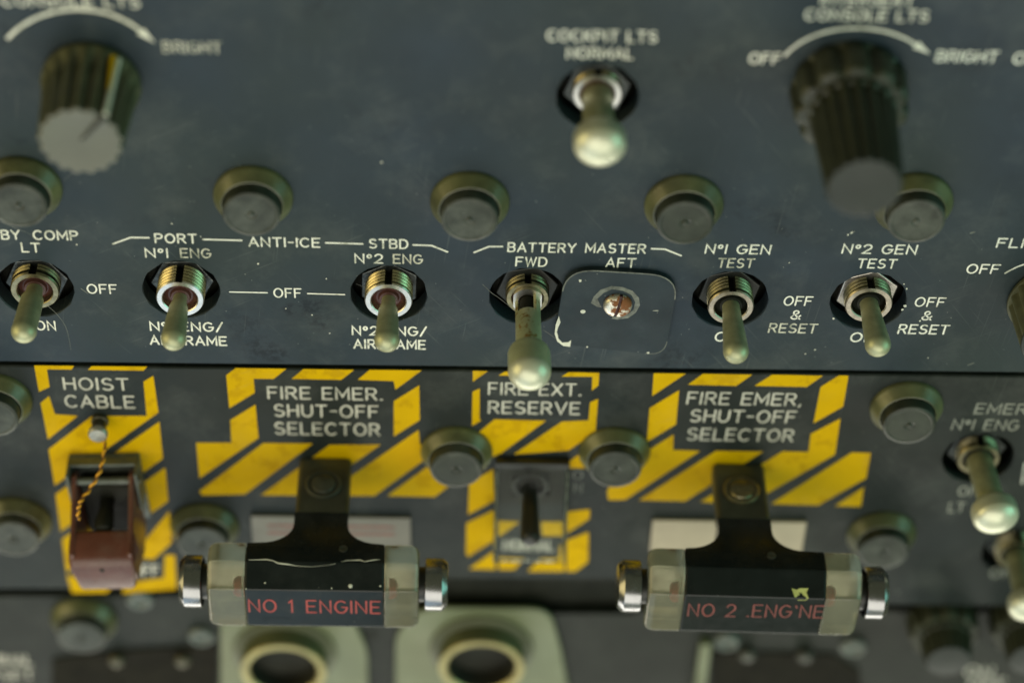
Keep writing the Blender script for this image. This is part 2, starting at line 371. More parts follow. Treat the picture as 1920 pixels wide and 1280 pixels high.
# ------------------------------------------------------------------ engraved single-stroke lettering
def arc(cx, cy, rx, ry, a0, a1, n=10):
    return [(cx + rx * math.cos(math.radians(a0 + (a1 - a0) * i / n)), cy + ry * math.sin(math.radians(a0 + (a1 - a0) * i / n))) for i in range(n + 1)]
G = {
 'A': (0.84, [[(0, 0), (.42, 1), (.84, 0)], [(.15, .34), (.69, .34)]]),
 'B': (0.72, [[(0, 0), (0, 1), (.42, 1)] + arc(.42, .76, .25, .24, 90, -90, 6)[1:] + [(0, .52)], [(.42, .52)] + arc(.44, .26, .28, .26, 90, -90, 6) + [(0, 0)]]),
 'C': (0.80, [arc(.44, .5, .44, .5, 48, 312, 16)]),
 'D': (0.78, [[(0, 0), (0, 1), (.34, 1)] + arc(.34, .5, .44, .5, 90, -90, 10)[1:] + [(0, 0)]]),
 'E': (0.66, [[(.66, 1), (0, 1), (0, 0), (.66, 0)], [(0, .52), (.56, .52)]]),
 'F': (0.64, [[(.64, 1), (0, 1), (0, 0)], [(0, .52), (.52, .52)]]),
 'G': (0.84, [arc(.44, .5, .44, .5, 48, 345, 16) + [(.865, .47), (.52, .47)]]),
 'H': (0.74, [[(0, 0), (0, 1)], [(.74, 0), (.74, 1)], [(0, .52), (.74, .52)]]),
 'I': (0.04, [[(.02, 0), (.02, 1)]]),
 'J': (0.55, [[(.55, 1), (.55, .28)] + arc(.28, .27, .27, .27, 0, -170, 8)]),
 'K': (0.72, [[(0, 0), (0, 1)], [(.70, 1), (0, .42)], [(.24, .62), (.72, 0)]]),
 'L': (0.60, [[(0, 1), (0, 0), (.60, 0)]]),
 'M': (0.92, [[(0, 0), (0, 1), (.46, .25), (.92, 1), (.92, 0)]]),
 'N': (0.76, [[(0, 0), (0, 1), (.76, 0), (.76, 1)]]),
 'O': (0.88, [arc(.44, .5, .44, .5, 90, 450, 24)]),
 'P': (0.68, [[(0, 0), (0, 1), (.40, 1)] + arc(.40, .74, .28, .26, 90, -90, 7)[1:] + [(0, .48)]]),
 'R': (0.72, [[(0, 0), (0, 1), (.40, 1)] + arc(.40, .74, .28, .26, 90, -90, 7)[1:] + [(0, .48)], [(.36, .48), (.72, 0)]]),
 'S': (0.70, [arc(.35, .75, .31, .25, 35, 270, 10) + arc(.35, .25, .35, .25, 90, -145, 10)[1:]]),
 'T': (0.76, [[(0, 1), (.76, 1)], [(.38, 1), (.38, 0)]]),
 'U': (0.74, [[(0, 1), (0, .37)] + arc(.37, .37, .37, .37, 180, 360, 10)[1:] + [(.74, 1)]]),
 'V': (0.82, [[(0, 1), (.41, 0), (.82, 1)]]),
 'W': (1.06, [[(0, 1), (.26, 0), (.53, .92), (.80, 0), (1.06, 1)]]),
 'X': (0.76, [[(0, 0), (.76, 1)], [(0, 1), (.76, 0)]]),
 'Y': (0.78, [[(0, 1), (.39, .48), (.78, 1)], [(.39, .48), (.39, 0)]]),
 '1': (0.06, [[(.03, 0), (.03, 1)]]),
 '2': (0.68, [arc(.34, .71, .32, .29, 165, -35, 9) + [(.0, 0), (.68, 0)]]),
 'o': (0.34, [arc(.17, .76, .17, .19, 90, 450, 14)]),
 '-': (0.42, [[(0, .5), (.42, .5)]]),
 '/': (0.56, [[(0, -.05), (.56, 1.05)]]),
 '.': (0.08, [[(0, .02), (.08, .02)]]),
 ',': (0.10, [[(.08, .06), (.0, -.14)]]),
 "'": (0.08, [[(.0, .98), (.08, .80)]]),
 'q': (0.34, [[(0, .80), (.22, 1), (.22, 0)]]),
 '&': (0.78, [[(.74, 0), (.16, .66)] + arc(.34, .80, .20, .20, 215, -30, 8) + [(.10, .40)] + arc(.29, .23, .27, .23, 130, 320, 8) + [(.74, .42)]]),
}
GAP, SPACE = 0.34, 0.72

def layout(text):
    x, out = 0.0, []
    for ch in text:
        if ch == ' ': x += SPACE - GAP * 0.2; continue
        w_, st = G[ch]
        out += [[(px + x, py) for px, py in s_] for s_ in st]
        x += w_ + GAP
    return x - GAP, out

def caption(text, x0, x1, yc, hpx, parent, h=0.0, m='white', wid=None, shear=0.0, name='lettering', lift=0.05):
    """engraved text whose ends lie at pixel columns x0, x1 and whose middle runs along pixel row yc, on plane h"""
    slope = 0.0135
    A = at(x0, yc - slope * (x1 - x0) / 2, h); B = at(x1, yc + slope * (x1 - x0) / 2, h)
    xm = (x0 + x1) / 2
    t = at(xm, yc - hpx / 2, h); b = at(xm, yc + hpx / 2, h)
    cap = abs(t.y - b.y); total = (B - A).length
    ex = (B - A).normalized(); ey = Vector((-ex.y, ex.x))
    wd, strokes = layout(text)
    sx = total / wd
    wid = wid or cap * 0.152
    mb = MB()
    for k, s_ in enumerate(strokes):
        pts = []
        for (u, v) in s_:
            p = A + ex * (u * sx + shear * (v - .5) * cap) + ey * ((v - .5) * cap)
            pts.append(to_local(parent, (p.x, p.y, h)))
        z0 = to_local(parent, (0, 0, h)).z
        mb.ribbon(pts, wid, z0 + lift + 0.004 * k)
    return mb.build(name, m, parent, smooth=0)

def stroke(pts_px, wid, parent, h=0.0, m='white', name='bracket_line', lift=0.06):
    mb = MB()
    pts = [to_local(parent, at3(x, y, h)) for x, y in pts_px]
    mb.ribbon(pts, wid, to_local(parent, (0, 0, h)).z + lift)
    return mb.build(name, m, parent, smooth=0)

# ------------------------------------------------------------------ panels
def plate(name, label, cat, outline, z, thick, m, holes=(), edge=0.35):
    """a panel with a chamfered outline and real round holes; outline counter-clockwise in mm"""
    root = thing(name, label, cat, (0, 0, z))
    n = len(outline); verts = []; loops = []
    def inset(poly, d):
        out = []
        for i in range(len(poly)):
            a, b, c = Vector(poly[i - 1]), Vector(poly[i]), Vector(poly[(i + 1) % len(poly)])
            d1 = (b - a).normalized(); d2 = (c - b).normalized()
            n1 = Vector((-d1.y, d1.x)); n2 = Vector((-d2.y, d2.x)); nn = (n1 + n2); nn = nn / max(0.2, nn.length_squared) * 2
            out.append(b + nn * d)
        return out
    top = inset(outline, edge)
    loops.append((top, list(outline), False))
    for (cx, cy, r) in holes:
        k = 56
        o_ = [Vector((cx + (r + edge * .8) * math.cos(2 * math.pi * i / k), cy + (r + edge * .8) * math.sin(2 * math.pi * i / k))) for i in range(k)]
        i_ = [Vector((cx + r * math.cos(2 * math.pi * i / k), cy + r * math.sin(2 * math.pi * i / k))) for i in range(k)]
        loops.append((o_, i_, True))
    pts, edges = [], []
    for (lp, _, _) in loops:
        o = len(pts); pts += [Vector((p[0], p[1])) for p in lp]
        edges += [(o + i, o + (i + 1) % len(lp)) for i in range(len(lp))]
    res = geometry.delaunay_2d_cdt(pts, edges, [], 1, 1e-5)
    V2, F2 = res[0], res[2]
    keep = []
    for f in F2:
        c = sum((V2[i] for i in f), Vector((0, 0))) / len(f)
        if any((c - Vector((hx, hy))).length < r * 0.995 for hx, hy, r in holes): continue
        keep.append(tuple(f))
    mb = MB(); mb.add([(p.x, p.y, 0) for p in V2], keep)
    for (lp, outl, ishole) in loops:
        k = len(lp)
        v = [(p[0], p[1], 0) for p in lp] + [(p[0], p[1], -edge) for p in outl] + [(p[0], p[1], -thick) for p in outl]
        f = []
        for i in range(k):
            j = (i + 1) % k
            f += [(i, j, k + j, k + i), (k + i, k + j, 2 * k + j, 2 * k + i)]
        mb.add(v, f)
    me_o = mb.build('face_plate', m, root, smooth=0)
    return root

ZL, ZB = -0.6, -5.0
# toggles: name key -> hole centre px
HOLE_R = 9.55
holes_up_px = [(66, 541), (340, 543), (729, 551), (989, 556), (1369, 562), (1628, 565), (1120, 182)]
holes_up = [(*at(*p), HOLE_R) for p in holes_up_px]
eL, eR = at(0, 678.5), at(1920, 699)
dirE = (eR - eL).normalized()
e0, e1 = eL - dirE * 40, eR + dirE * 40
upper = plate('upper_switch_panel', 'blue grey upper switch panel with white engraved captions', 'panel',
              [e0, e1, Vector((e1.x + 6, 132)), Vector((e0.x - 6, 132))], 0, 5.0, 'panel', holes_up)
gL, gR = at(0, 686, ZL), at(1920, 706, ZL)
dG = (gR - gL).normalized(); g0, g1 = gL - dG * 40, gR + dG * 40
bL, bR = at(0, 1103, ZL), at(780, 1082, ZL)
lowpoly = [at(-260, 1105, ZL), at(420, 1104, ZL), at(455, 1083, ZL), at(1175, 1086, ZL), at(1210, 1128, ZL), at(2180, 1140, ZL), g1, g0]
holes_low = [(*at(1834, 858, ZL), 9.55), (*at(1905, 1034, ZL), 9.55), (*at(994, 905, ZL), 7.6), (*at(205, 915, ZL), 7.5)]
lower = plate('lower_emergency_panel', 'dark grey emergency panel with yellow hazard stripes', 'panel', lowpoly, ZL, 3.0, 'panel_low', holes_low)
bb = MB().box(-190, 190, -170, 140, -9.5, -9.0)  # dark sheet added behind the panels, stands in for shade in gaps
tag(bb.build('gap_shade_sheet', 'void', None, 0), 'dark sheet behind the panels, coloured for the shade in the gaps', 'backing', kind='structure')

W, WD = 'white', 'white_dim'
def up(text, x0, x1, yc, hpx=16.0, **k): caption(text, x0, x1, yc, hpx, upper, 0.0, **k)
sR = 0.085
up('BY', 3, 36, 440); up('COMP', 63, 145, 441); up('LT', 41, 74, 464)
up('OFF', 164, 218, 541.5); up('ON', 68, 103, 610)
up('PORT', 291, 368, 447); up('No1', 273, 314, 474); up('ENG', 339, 394, 474.5, m='white_worn'); up('ANTI-ICE', 467, 599, 454); up('STBD', 693, 764, 457); up('No2', 666, 717, 484.5); up('ENG', 738, 791, 485.5, m='white_worn')
stroke([(212, 457), (245, 445), (279, 445.5)], .46, upper); stroke([(381, 448.5), (453, 450.5)], .46, upper)
stroke([(611, 455), (680, 457)], .46, upper); stroke([(775, 459), (809, 460), (839, 472)], .46, upper)
stroke([(431, 547), (501, 548.5)], .40, upper); up('OFF', 514, 564, 549); stroke([(577, 550), (646, 552)], .40, upper)
up('No1 ENG/', 282, 417, 612, 15.5, wid=.5); up('AIRFRAME', 282, 424, 638, 15.5, wid=.5)
up('No2 ENG/', 661, 799, 620, 15.5, wid=.5); up('AIRFRAME', 664, 797, 645, 15.5, wid=.5)
stroke([(889, 473), (917, 462), (942, 462)], .46, upper); up('BATTERY', 953, 1079, 464, shear=.03); up('MASTER', 1099, 1210, 465.5, shear=.05)
stroke([(1222, 466), (1247, 467), (1277, 479)], .46, upper)
up('FWD', 968, 1025, 490.5, shear=.04); up('AFT', 1137, 1191, 492.5, shear=.05)
up('No1 GEN', 1324, 1444, 467, shear=sR); up('TEST', 1347, 1413, 493, shear=sR, m='white_worn'); up('OFF', 1471, 1522, 564, shear=sR)
up('&', 1484, 1502, 590, 15.5, shear=sR); up('RESET', 1443, 1531, 615, shear=sR, m='white_worn'); up('ON', 1342, 1383, 631, shear=sR)
up('No2 GEN', 1581, 1718, 467, shear=sR); up('TEST', 1609, 1680, 494, shear=sR); up('OFF', 1717, 1771, 566, shear=sR)
up('&', 1730, 1748, 591.5, 15.5, shear=sR); up('RESET', 1686, 1778, 617, shear=sR); up('ON', 1596, 1640, 632, shear=sR)
up('FLIGHT', 1871, 2000, 456, shear=sR); up('OFF', 1814, 1873, 504, shear=sR)
up('COCKPIT LTS', 1027, 1231, 68, 19, wid=.46); up('NORMAL', 1064, 1186, 100, 19, wid=.46)
up('CONSOLE LTS', 4, 260, 2, 20, wid=.48); up('BRIGHT', 306, 414, 89, 19, wid=.48, m='white_worn')
up('INTERSEAT', 1541, 1713, 0, 19, wid=.46, shear=.05); up('CONSOLE LTS', 1511, 1740, 29, 19, wid=.46, shear=.05)
up('OFF', 1406, 1463, 110, 19, wid=.5, shear=.06); up('BRIGHT', 1757, 1870, 106, 19, wid=.5, shear=.08); up('OFF', 1902, 1965, 110, 19, wid=.5, shear=.08)

def arc_arrow(cx, cy, rx, ry, a0, a1, parent, wid=.8, head=True):
    pts = [(cx + rx * math.cos(math.radians(a0 + (a1 - a0) * i / 30)), cy - ry * math.sin(math.radians(a0 + (a1 - a0) * i / 30))) for i in range(31)]
    mb = MB()
    L3 = [to_local(parent, at3(x, y, 0)) for x, y in pts]
    mb.ribbon(L3, wid, 0.06)
    if head:
        e = L3[-1].xy; d = (L3[-1].xy - L3[-3].xy).normalized(); nn = Vector((-d.y, d.x))
        tri = [e - d * .6 + nn * 1.15, e + d * 4.0, e - d * .6 - nn * 1.15]
        mb.add([(p.x, p.y, .075) for p in tri], [(0, 2, 1)])
    return mb.build('arc_arrow', W, parent, smooth=0)
arc_arrow(146, 140, 158, 122, 146, 40, upper, .85)
arc_arrow(1606, 150, 152, 97, 152, 41, upper, .7)
arc_arrow(1985, 590, 150, 105, 132, 60, upper, .45, head=False)

def low(text, x0, x1, yc, hpx=21.0, m=WD, **k): caption(text, x0, x1, yc, hpx, lower, ZL, m=m, **k)
lw = .56
low('HOIST', 120, 240, 719.5, wid=lw); low('CABLE', 123, 251, 752.5, wid=lw)
low('FIRE EMER.', 503, 716, 737, wid=lw); low('SHUT-OFF', 515, 708, 770, wid=lw); low('SELECTOR', 516, 711, 803.5, wid=lw)
low('FIRE EXT.', 917, 1089, 729, wid=lw); low('RESERVE', 917, 1086, 764, wid=lw)
low('FIRE EMER,', 1290, 1503, 747, wid=lw, shear=.05); low('SHUT-OFF', 1296, 1491, 780, wid=lw, shear=.05); low('SELECTOR', 1290, 1487, 814.5, wid=lw, shear=.05)
low('EMER', 1830, 1925, 766, 18, wid=.5, m='white_grey', shear=.08); low('No1 ENG', 1787, 1909, 796, 18, wid=.5, m='white_grey', shear=.08)
low('ON', 1798, 1834, 920, 17, wid=.5, m='white_grey'); low('LT', 1780, 1808, 950, 17, wid=.5, m='white_grey'); low('ON', 1858, 1898, 1073, 17, wid=.5, m='white_grey')
stroke([(1921, 868), (1916, 906)], .5, lower, ZL, WD, name='lettering')
low('NORMAL', 945, 1037, 1021, 18, wid=.6, m='white_dim'); low('O', 1075, 1092, 890, 15, wid=.45, m='scuff'); low('N', 1077, 1091, 914, 15, wid=.45, m='scuff'); low('OFF', 246, 298, 1068, 18, wid=.7)

STRIPES = [
 [[(64,684.8),(139,685.6),(134,692.5),(88,692),(93,725),(73,734)],[(172,686),(276,687),(269,694.5),(165,693)],[(76,755),(92,742),(103,776),(146,779),(90,823)],
  [(91,842),(172,779.5),(275,779),(269,715),(287.5,704),(297,773),(102.5,909.5)],[(298.7,790),(305.5,859),(114,996),(104,926)],[(310,876),(315.5,939),(125,1072),(116,1010)],
  [(317.5,957),(322.5,1016),(288,1048),(258,1045),(262,1025)],[(125,1077),(139,1080),(150,1087),(216,1094),(200,1110),(135,1111)],[(309,1040),(328,1040),(331,1104),(229,1111),(236,1091),(307,1083)]],
 [[(424,703),(442,689.6),(537,691),(513,710),(475.6,709.6),(477.7,736),(430,764.6)],[(569,691.5),(664,693),(640,711.7),(546.6,710)],[(693,693),(790.7,694),(741.5,730),(738,714),(670.5,711.7)],
  [(738.4,751.6),(786,722),(787,787),(738.4,817.5)],[(431.8,787),(479,758),(484.7,820.5),(374,896),(367.7,829.5),(434,829.5)],[(493.7,830),(587,831),(459.6,926),(379,927.7),(373.8,920)],
  [(617.6,833.5),(714,833),(577,928),(489,927.7)],[(785,805.4),(787,831),(797,841.6),(794,863),(702,929),(604,929)],[(803,873),(815.5,891.5),(842.7,909.6),(815.5,930.8),(726,929)]],
 [[(886.6,694.8),(914.8,695.4),(886.6,715.4)],[(946.6,696.4),(1010.6,697),(1000.8,704.3),(934.5,703.6)],[(1066.4,697.4),(1123.8,698.7),(1122,722.7),(1109.7,731.8),(1110.7,706),(1052.6,705.6)],
  [(886,734),(899.7,727.6),(899,785),(902.3,788),(885,797.5)],[(1106.4,753.8),(1121.5,747.3),(1116.6,809.6),(1066,844),(963,851.3),(1053.3,790),(1103.5,787.6)],[(927,785.7),(1023.8,788.3),(940,849),(917,858.8),(894,813)],
  [(1068,864),(1086,851),(1092.7,864),(1097.6,877),(1068.7,877)],[(879.4,906.4),(925,878),(927,938),(877.7,964)],[(874.5,980),(926,956),(929,1011),(877.7,1042.6),(873.8,1036)],[(929,1031),(929,1067),(879.4,1065.5)],
  [(933.5,975),(974.5,977),(938.4,1003),(933.5,1003)],[(1014,977),(1055,977),(1055,1003),(1017,1003)],[(935,1044),(982.7,1046),(964.7,1067),(935,1067)],[(1014,1046),(1048,1046),(1050,1021),(1058,1021),(1058,1070.5),(989,1070.5)],
  [(1063,959),(1105.8,954),(1105,972),(1063,999)],[(1063,1012),(1103.5,996.7),(1102.5,1052.4),(1079.5,1070.5),(1062,1070.5)]],
 [[(1225.7,699.4),(1286,700),(1222.7,742)],[(1318,700.5),(1410.6,702),(1380.4,723),(1289.8,720.8)],[(1447.8,702),(1543,704),(1512.7,725),(1414.6,723)],[(1538.4,725),(1573,703.4),(1591,704),(1581,761.6),(1525.4,793)],
  [(1218,764.6),(1273.5,731),(1267.4,795),(1213,828)],[(1213.7,844.7),(1263,814),(1262,843),(1313,844.7),(1173,936),(1141,937),(1138,922),(1142.7,911),(1180,903.6),(1195.5,885)],[(1342,844.7),(1431,846),(1284.7,939),(1198,937)],
  [(1467.4,845.6),(1515.8,846.8),(1520,813),(1576,784),(1565.6,851.6),(1401,946),(1313,940)],[(1597,847.7),(1633,848.6),(1624,896),(1534,946.5),(1446,944)],[(1620,912.6),(1614,949),(1565.6,948)]]]
for group_ in STRIPES:
    mb = MB(); kk = 0
    for poly in group_:
        p2 = [at(x, y, ZL) for x, y in poly]
        tris = geometry.tessellate_polygon([[Vector((p.x, p.y, 0)) for p in p2]])
        mb.add([(p.x, p.y, 0.03) for p in p2], [tuple(t) for t in tris])
    mb.build('hazard_stripes', 'yellow', lower, smooth=0)

# ------------------------------------------------------------------ push buttons
def make_button(label, loc, group):
    t = thing('push_button', label, 'button', loc, 0, group)
    c = MB().lathe([(9.6, -.2), (9.6, .9), (9.3, 1.4), (7.6, 3.9), (7.3, 4.0), (7.1, 3.4), (7.05, 2.4)], 56)
    c.f.pop(); c.m.pop()
    c.build('collar', 'collar', t)
    MB().lathe([(7.0, 2.0), (7.0, 6.4), (6.85, 6.8), (6.5, 7.05), (5.9, 7.1), (5.7, 6.98), (5.3, 7.0), (1.5, 7.0), (1.2, 6.8), (.8, 6.75), (.55, 7.05), (0, 7.1)], 56).build('cap', 'cap', t)
    return t
GB = 'black push buttons on the panels'
def btn_loc(px, py, h): p = at(px, py, h); return (p.x, p.y, h)
btn = make_button('black button left of the anti-ice captions, above the STBY COMP lettering', btn_loc(42, 350, 0), GB)
BTN = [((475, 367), 0, 'black button above the ANTI-ICE lettering'),
       ((881, 377), 0, 'black button between the anti-ice captions and the BATTERY lettering'),
       ((1282, 383), 0, 'black button above the right end of BATTERY MASTER'),
       ((1712, 380), 0, 'black button half hidden behind the large double knob'),
       ((-8, 748), ZL, 'black button cut by the left edge beside the HOIST CABLE plate'),
       ((32, 975), ZL, 'black button left of the red brown switch guard'),
       ((384, 985), ZL, 'black button between the switch guard and the first T handle'),
       ((856, 845), ZL, 'black button left of the clear switch cover'),
       ((1152, 845), ZL, 'black button right of the clear switch cover'),
       ((1699, 762), ZL, 'black button right of the second hazard plate, by the EMER lettering'),
       ((1652, 1000), ZL, 'black button just above the right end of the second T handle')]
for (px, py), h, lb in BTN: copy_thing(btn, lb, btn_loc(px, py, h - random.uniform(0, .25)), random.uniform(0, 6.28))
copy_thing(btn, 'black blurred button below the switch guard in the lower left', btn_loc(158, 1160, ZB))

# ------------------------------------------------------------------ knobs
def fluted(r, z, a, k, n=20, d=.06, ph=0.0):
    return r * (1 - d * (0.5 - 0.5 * math.cos(n * a + ph)) ** 1.3)
kb = at3(172, 152, 0)
hk = height_for(kb, 264)
kn = thing('rotary_knob', 'fluted black dimmer knob with a grey face and white pointer line', 'knob', kb)
rb, rt = 11.0, 9.6
prof = [(rb + .3, 0.4), (rb + .5, 1.2), (rb + .5, 2.2)] + [(rb + (rt - rb) * i / 8, 2.2 + (hk - 2.6) * i / 8) for i in range(1, 9)]
MB().lathe(prof, 240, rfun=lambda r, z, a, k: fluted(r, z, a, k, 17, .15) if k > 2 else r).build('fluted_body', 'knob', kn, smooth=50)
MB().lathe([(rt, hk - .45), (rt - .05, hk + .05), (rt - .35, hk + .3), (rt - 1.2, hk + .32), (rt - 1.6, hk + .22), (0, hk + .2)], 240, rfun=lambda r, z, a, k: fluted(r, z, a, k, 17, .08) if k < 3 else r).build('knob_face', 'knob_face', kn, smooth=50)
ang = math.radians(40)                      # clockwise from +Y
def kdir(a, r, z): return Vector((r * math.sin(a), r * math.cos(a), z))
pl = MB()
for da, wd_ in ((0.0, .42),):
    t_ = Vector((math.cos(ang), -math.sin(ang), 0))
    p0, p1 = kdir(ang, rb + .35, 3.0), kdir(ang, rt + .12, hk - .1)
    pl.tube([p0, p1], .62, 8)
pl.build('pointer_line', 'white', kn)
ys_ = MB(); ys_.tube([kdir(ang - .12, rb + .2, 3.0), kdir(ang - .07, rb - .45, hk * .62)], [.75, .3], 8); ys_.build('pointer_edge', 'yellow', kn)
nt_ = MB(); q0 = kdir(ang, rt - .2, hk + .34); q1 = kdir(ang, .6, hk + .34)
nt_.tube([q0, q1], [.75, .35], 8); nt_.build('face_groove', 'knob_face_dark', kn)

def make_double(px_base, h0, r1, r2, px_y1, px_y2, label, name='double_rotary_knob', lobes=11, face='knob_face_dark'):
    b = at3(*px_base, h0)
    h1, h2 = height_for(b, px_y1), height_for(b, px_y2)
    t = thing(name, label, 'knob', b)
    lob = lambda r, z, a, k: r * (1 - .11 * (0.5 - 0.5 * math.cos(lobes * a)) ** 3) if 1 <= k <= 5 else r
    MB().lathe([(r1 * .96, .3), (r1, 1), (r1 * .99, 3), (r1 * .97, h1 - 1.5), (r1 * .95, h1 - .6), (r1 * .90, h1), (r2 * .8, h1 + .05)], 220, rfun=lob).build('outer_knob', 'knob_dark', t, smooth=45)
    fl = lambda r, z, a, k: fluted(r, z, a, k, 19, .09) if k >= 2 else r
    MB().lathe([(r2 * 1.0, h1 + .3), (r2 * 1.03, h1 + .9), (r2 * 1.01, h1 + 1.6)] + [(r2 * (1.0 - .13 * i / 6), h1 + 1.6 + (h2 - h1 - 2) * i / 6) for i in range(7)], 220, rfun=fl).build('inner_knob', 'knob_dark', t, smooth=50)
    r3 = r2 * .87
    MB().lathe([(r3, h2 - .5), (r3 - .05, h2), (r3 - .3, h2 + .25), (r3 - 1, h2 + .3), (0, h2 + .3)], 220, rfun=lambda r, z, a, k: fluted(r, z, a, k, 19, .09) if k < 3 else r).build('knob_face', face, t, smooth=50)
    return t
make_double((1590, 163), 0, 13.7, 10.0, 212, 352, 'large two tier black knob under the INTERSEAT CONSOLE LTS lettering')

# fluted knob cut by the right edge
kr = at3(1972, 560, 0); hr = height_for(kr, 640)
kt = thing('rotary_knob', 'ribbed black knob cut by the right edge beside FLIGHT OFF', 'knob', kr)
MB().lathe([(11, .3), (11.4, 1), (11.3, 1.6)] + [(11.0 - .9 * i / 6, 1.6 + (hr - 2) * i / 6) for i in range(7)], 220, rfun=lambda r, z, a, k: fluted(r, z, a, k, 18, .09) if k > 2 else r).build('fluted_body', 'knob', kt, smooth=50)
MB().lathe([(10.1, hr - .4), (9.9, hr), (9.5, hr + .2), (0, hr + .2)], 96).build('knob_face', 'knob_face_dark', kt)

# ------------------------------------------------------------------ toggle switches
def thread_profile(r, z0, z1, pitch=1.12, d=.52):
    out = []; z = z0
    while z < z1 - pitch:
        out += [(r, z), (r, z + pitch * .2), (r - d, z + pitch * .6)]; z += pitch
    return out + [(r, z), (r, z1)]

def orient(v): return Vector(v).to_track_quat('Z', 'Y').to_matrix().to_4x4()

def toggle(label, hole_px, h0, ring_py, ball_px, ball_h, kind='bat', ring='ring', metal='brass', nut='nut', boot='boot', lever='lever', neck=1.75, ball=3.15, nut_rot=0.2, rb=6.0):
    hp = at3(*hole_px, h0)
    hb = max(-.8, height_for(hp, ring_py))
    t = thing('toggle_switch', label, 'switch', hp, 0, 'toggle switches on the panels')
    # hexagonal nut
    n = MB()
    hexp = [(8.1 * math.cos(nut_rot + i * math.pi / 3), 8.1 * math.sin(nut_rot + i * math.pi / 3)) for i in range(6)]
    n.prism(hexp, 'z', -4.6, -2.7)
    n.build('nut', nut, t, bevel=.45)
    # threaded bushing with its key slot on the +Y side
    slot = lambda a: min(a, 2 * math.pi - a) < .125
    prof = [(rb, -6)] + thread_profile(rb, -5.0, hb - .5) + [(rb - .1, hb - .35), (rb - .3, hb)]
    K = len(prof) - 1
    r_in = rb * .72
    prof += [(r_in + .25, hb), (r_in, hb - .25), (r_in, hb - 2.4)]
    def rf(r, z, a, k): return min(r, rb - 1.25) if slot(a) and k <= K - 1 else r
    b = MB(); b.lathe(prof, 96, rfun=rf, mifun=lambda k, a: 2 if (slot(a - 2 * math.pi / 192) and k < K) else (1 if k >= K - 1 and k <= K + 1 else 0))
    b.f.pop(); b.m.pop()
    b.build('bushing', [metal, ring, 'void'], t, smooth=28)  # slot faces coloured dark, painted shade for the groove
    # seal inside the bushing
    MB().lathe([(r_in + .1, hb - 2.2), (r_in - .6, hb - 2.0), (r_in - 1.2, hb - 1.5), (neck + .9, hb - 1.5), (neck + .55, hb - .7), (neck - .2, hb - .5)], 48).build('seal', boot, t)
    # lever
    tip = at3(*ball_px, h0 + ball_h) - hp
    piv = Vector((0, 0, hb - 2.0)); ax = tip - piv; Ln = ax.length
    Mx = Matrix.Translation(piv) @ orient(ax)
    if kind == 'bat':
        zs = Ln
        prof = [(neck, 0), (neck, 2.2), (neck * 1.08, 3.6), (neck * 1.35, 5.2)]
        for i in range(1, 8):
            u = i / 7; prof.append((neck * 1.35 + (ball * .97 - neck * 1.35) * u ** .9, 5.2 + (zs - .4 - 5.2) * u))
        for i in range(0, 11):
            a = math.pi / 2 * i / 10; prof.append((ball * math.cos(a), zs + ball * math.sin(a) * .95))
        MB().lathe(prof, 48, Mx=Mx).build('lever', lever, t, smooth=40)
    elif kind == 'straight':
        prof = [(neck, 0), (neck, 2.0)]
        for i in range(1, 6):
            u = i / 5; prof.append((neck + (ball - neck) * u, 2 + (Ln - .4 - 2) * u))
        for i in range(0, 11):
            a = math.pi / 2 * i / 10; prof.append((ball * math.cos(a), Ln + ball * math.sin(a) * .92))
        MB().lathe(prof, 48, Mx=Mx).build('lever', lever, t, smooth=40)
    else:                                    # locking lever: slotted inner shaft, sleeve, big rounded end
        sl = neck; z0 = 8.0 if kind == 'lock' else 1.5
        zc = Ln - 8.2 if kind == 'lock' else Ln - ball * .75
        if kind == 'lock':                   # flat-sided nose, black shaft and rusty tabs under the sleeve
            no = []
            for i in range(40):
                a = 2 * math.pi * i / 40
                no.append((max(-3.55, min(3.55, 4.05 * math.cos(a))), 4.05 * math.sin(a)))
            nz = MB(); k = len(no)
            v = [(x, y, hb - 1.2) for x, y in no] + [(x, y, hb + .9) for x, y in no] + [(2.25 * math.cos(2 * math.pi * i / k), 2.25 * math.sin(2 * math.pi * i / k), hb + .9) for i in range(k)] + [(2.25 * math.cos(2 * math.pi * i / k), 2.25 * math.sin(2 * math.pi * i / k), hb - 1.2) for i in range(k)]
            f = []
            for i in range(k):
                q = (i + 1) % k
                f += [(i, q, k + q, k + i), (k + i, k + q, 2 * k + q, 2 * k + i), (2 * k + i, 2 * k + q, 3 * k + q, 3 * k + i)]
            nz.add(v, f); nz.build('nose', 'ring', t, smooth=30)
            MB().lathe([(1.95, .5), (1.95, z0 + 1.5)], 32, Mx=Mx).build('inner_shaft', 'void', t)
            tb = MB()
            for sgn in (-1, 1):
                tb.add([Mx @ Vector((x, y, z)) for z in (2.0, z0 + .8) for y in (-1.1, 1.1) for x in (sgn * 2.25, sgn * 3.0)], [(0, 2, 3, 1), (4, 5, 7, 6), (0, 1, 5, 4), (2, 6, 7, 3), (0, 4, 6, 2), (1, 3, 7, 5)])
            tb.build('side_tab', 'lever_rust', t, 0)
        else:
            MB().lathe([(sl * .8, -1), (sl * .85, z0 + .5)], 24, Mx=Mx).build('inner_shaft', lever, t)
        MB().lathe([(sl * .6, z0 - .05), (sl - .15, z0), (sl, z0 + .2), (sl * 1.03, zc - .4), (sl * .93, zc - .1), (sl * .93, zc + .3)], 48, Mx=Mx).build('sleeve', lever, t, smooth=40)
        head = 'lever_plain' if kind == 'lock' else 'pearl'
        p1 = [(sl * .9, zc), (sl * 1.12, zc + .05), (ball * .84, zc + .55), (ball * .95, zc + 1.3), (ball, zc + 2.3), (ball, Ln - .25)]
        MB().lathe(p1, 64, Mx=Mx).build('lever_head', head, t, smooth=40)
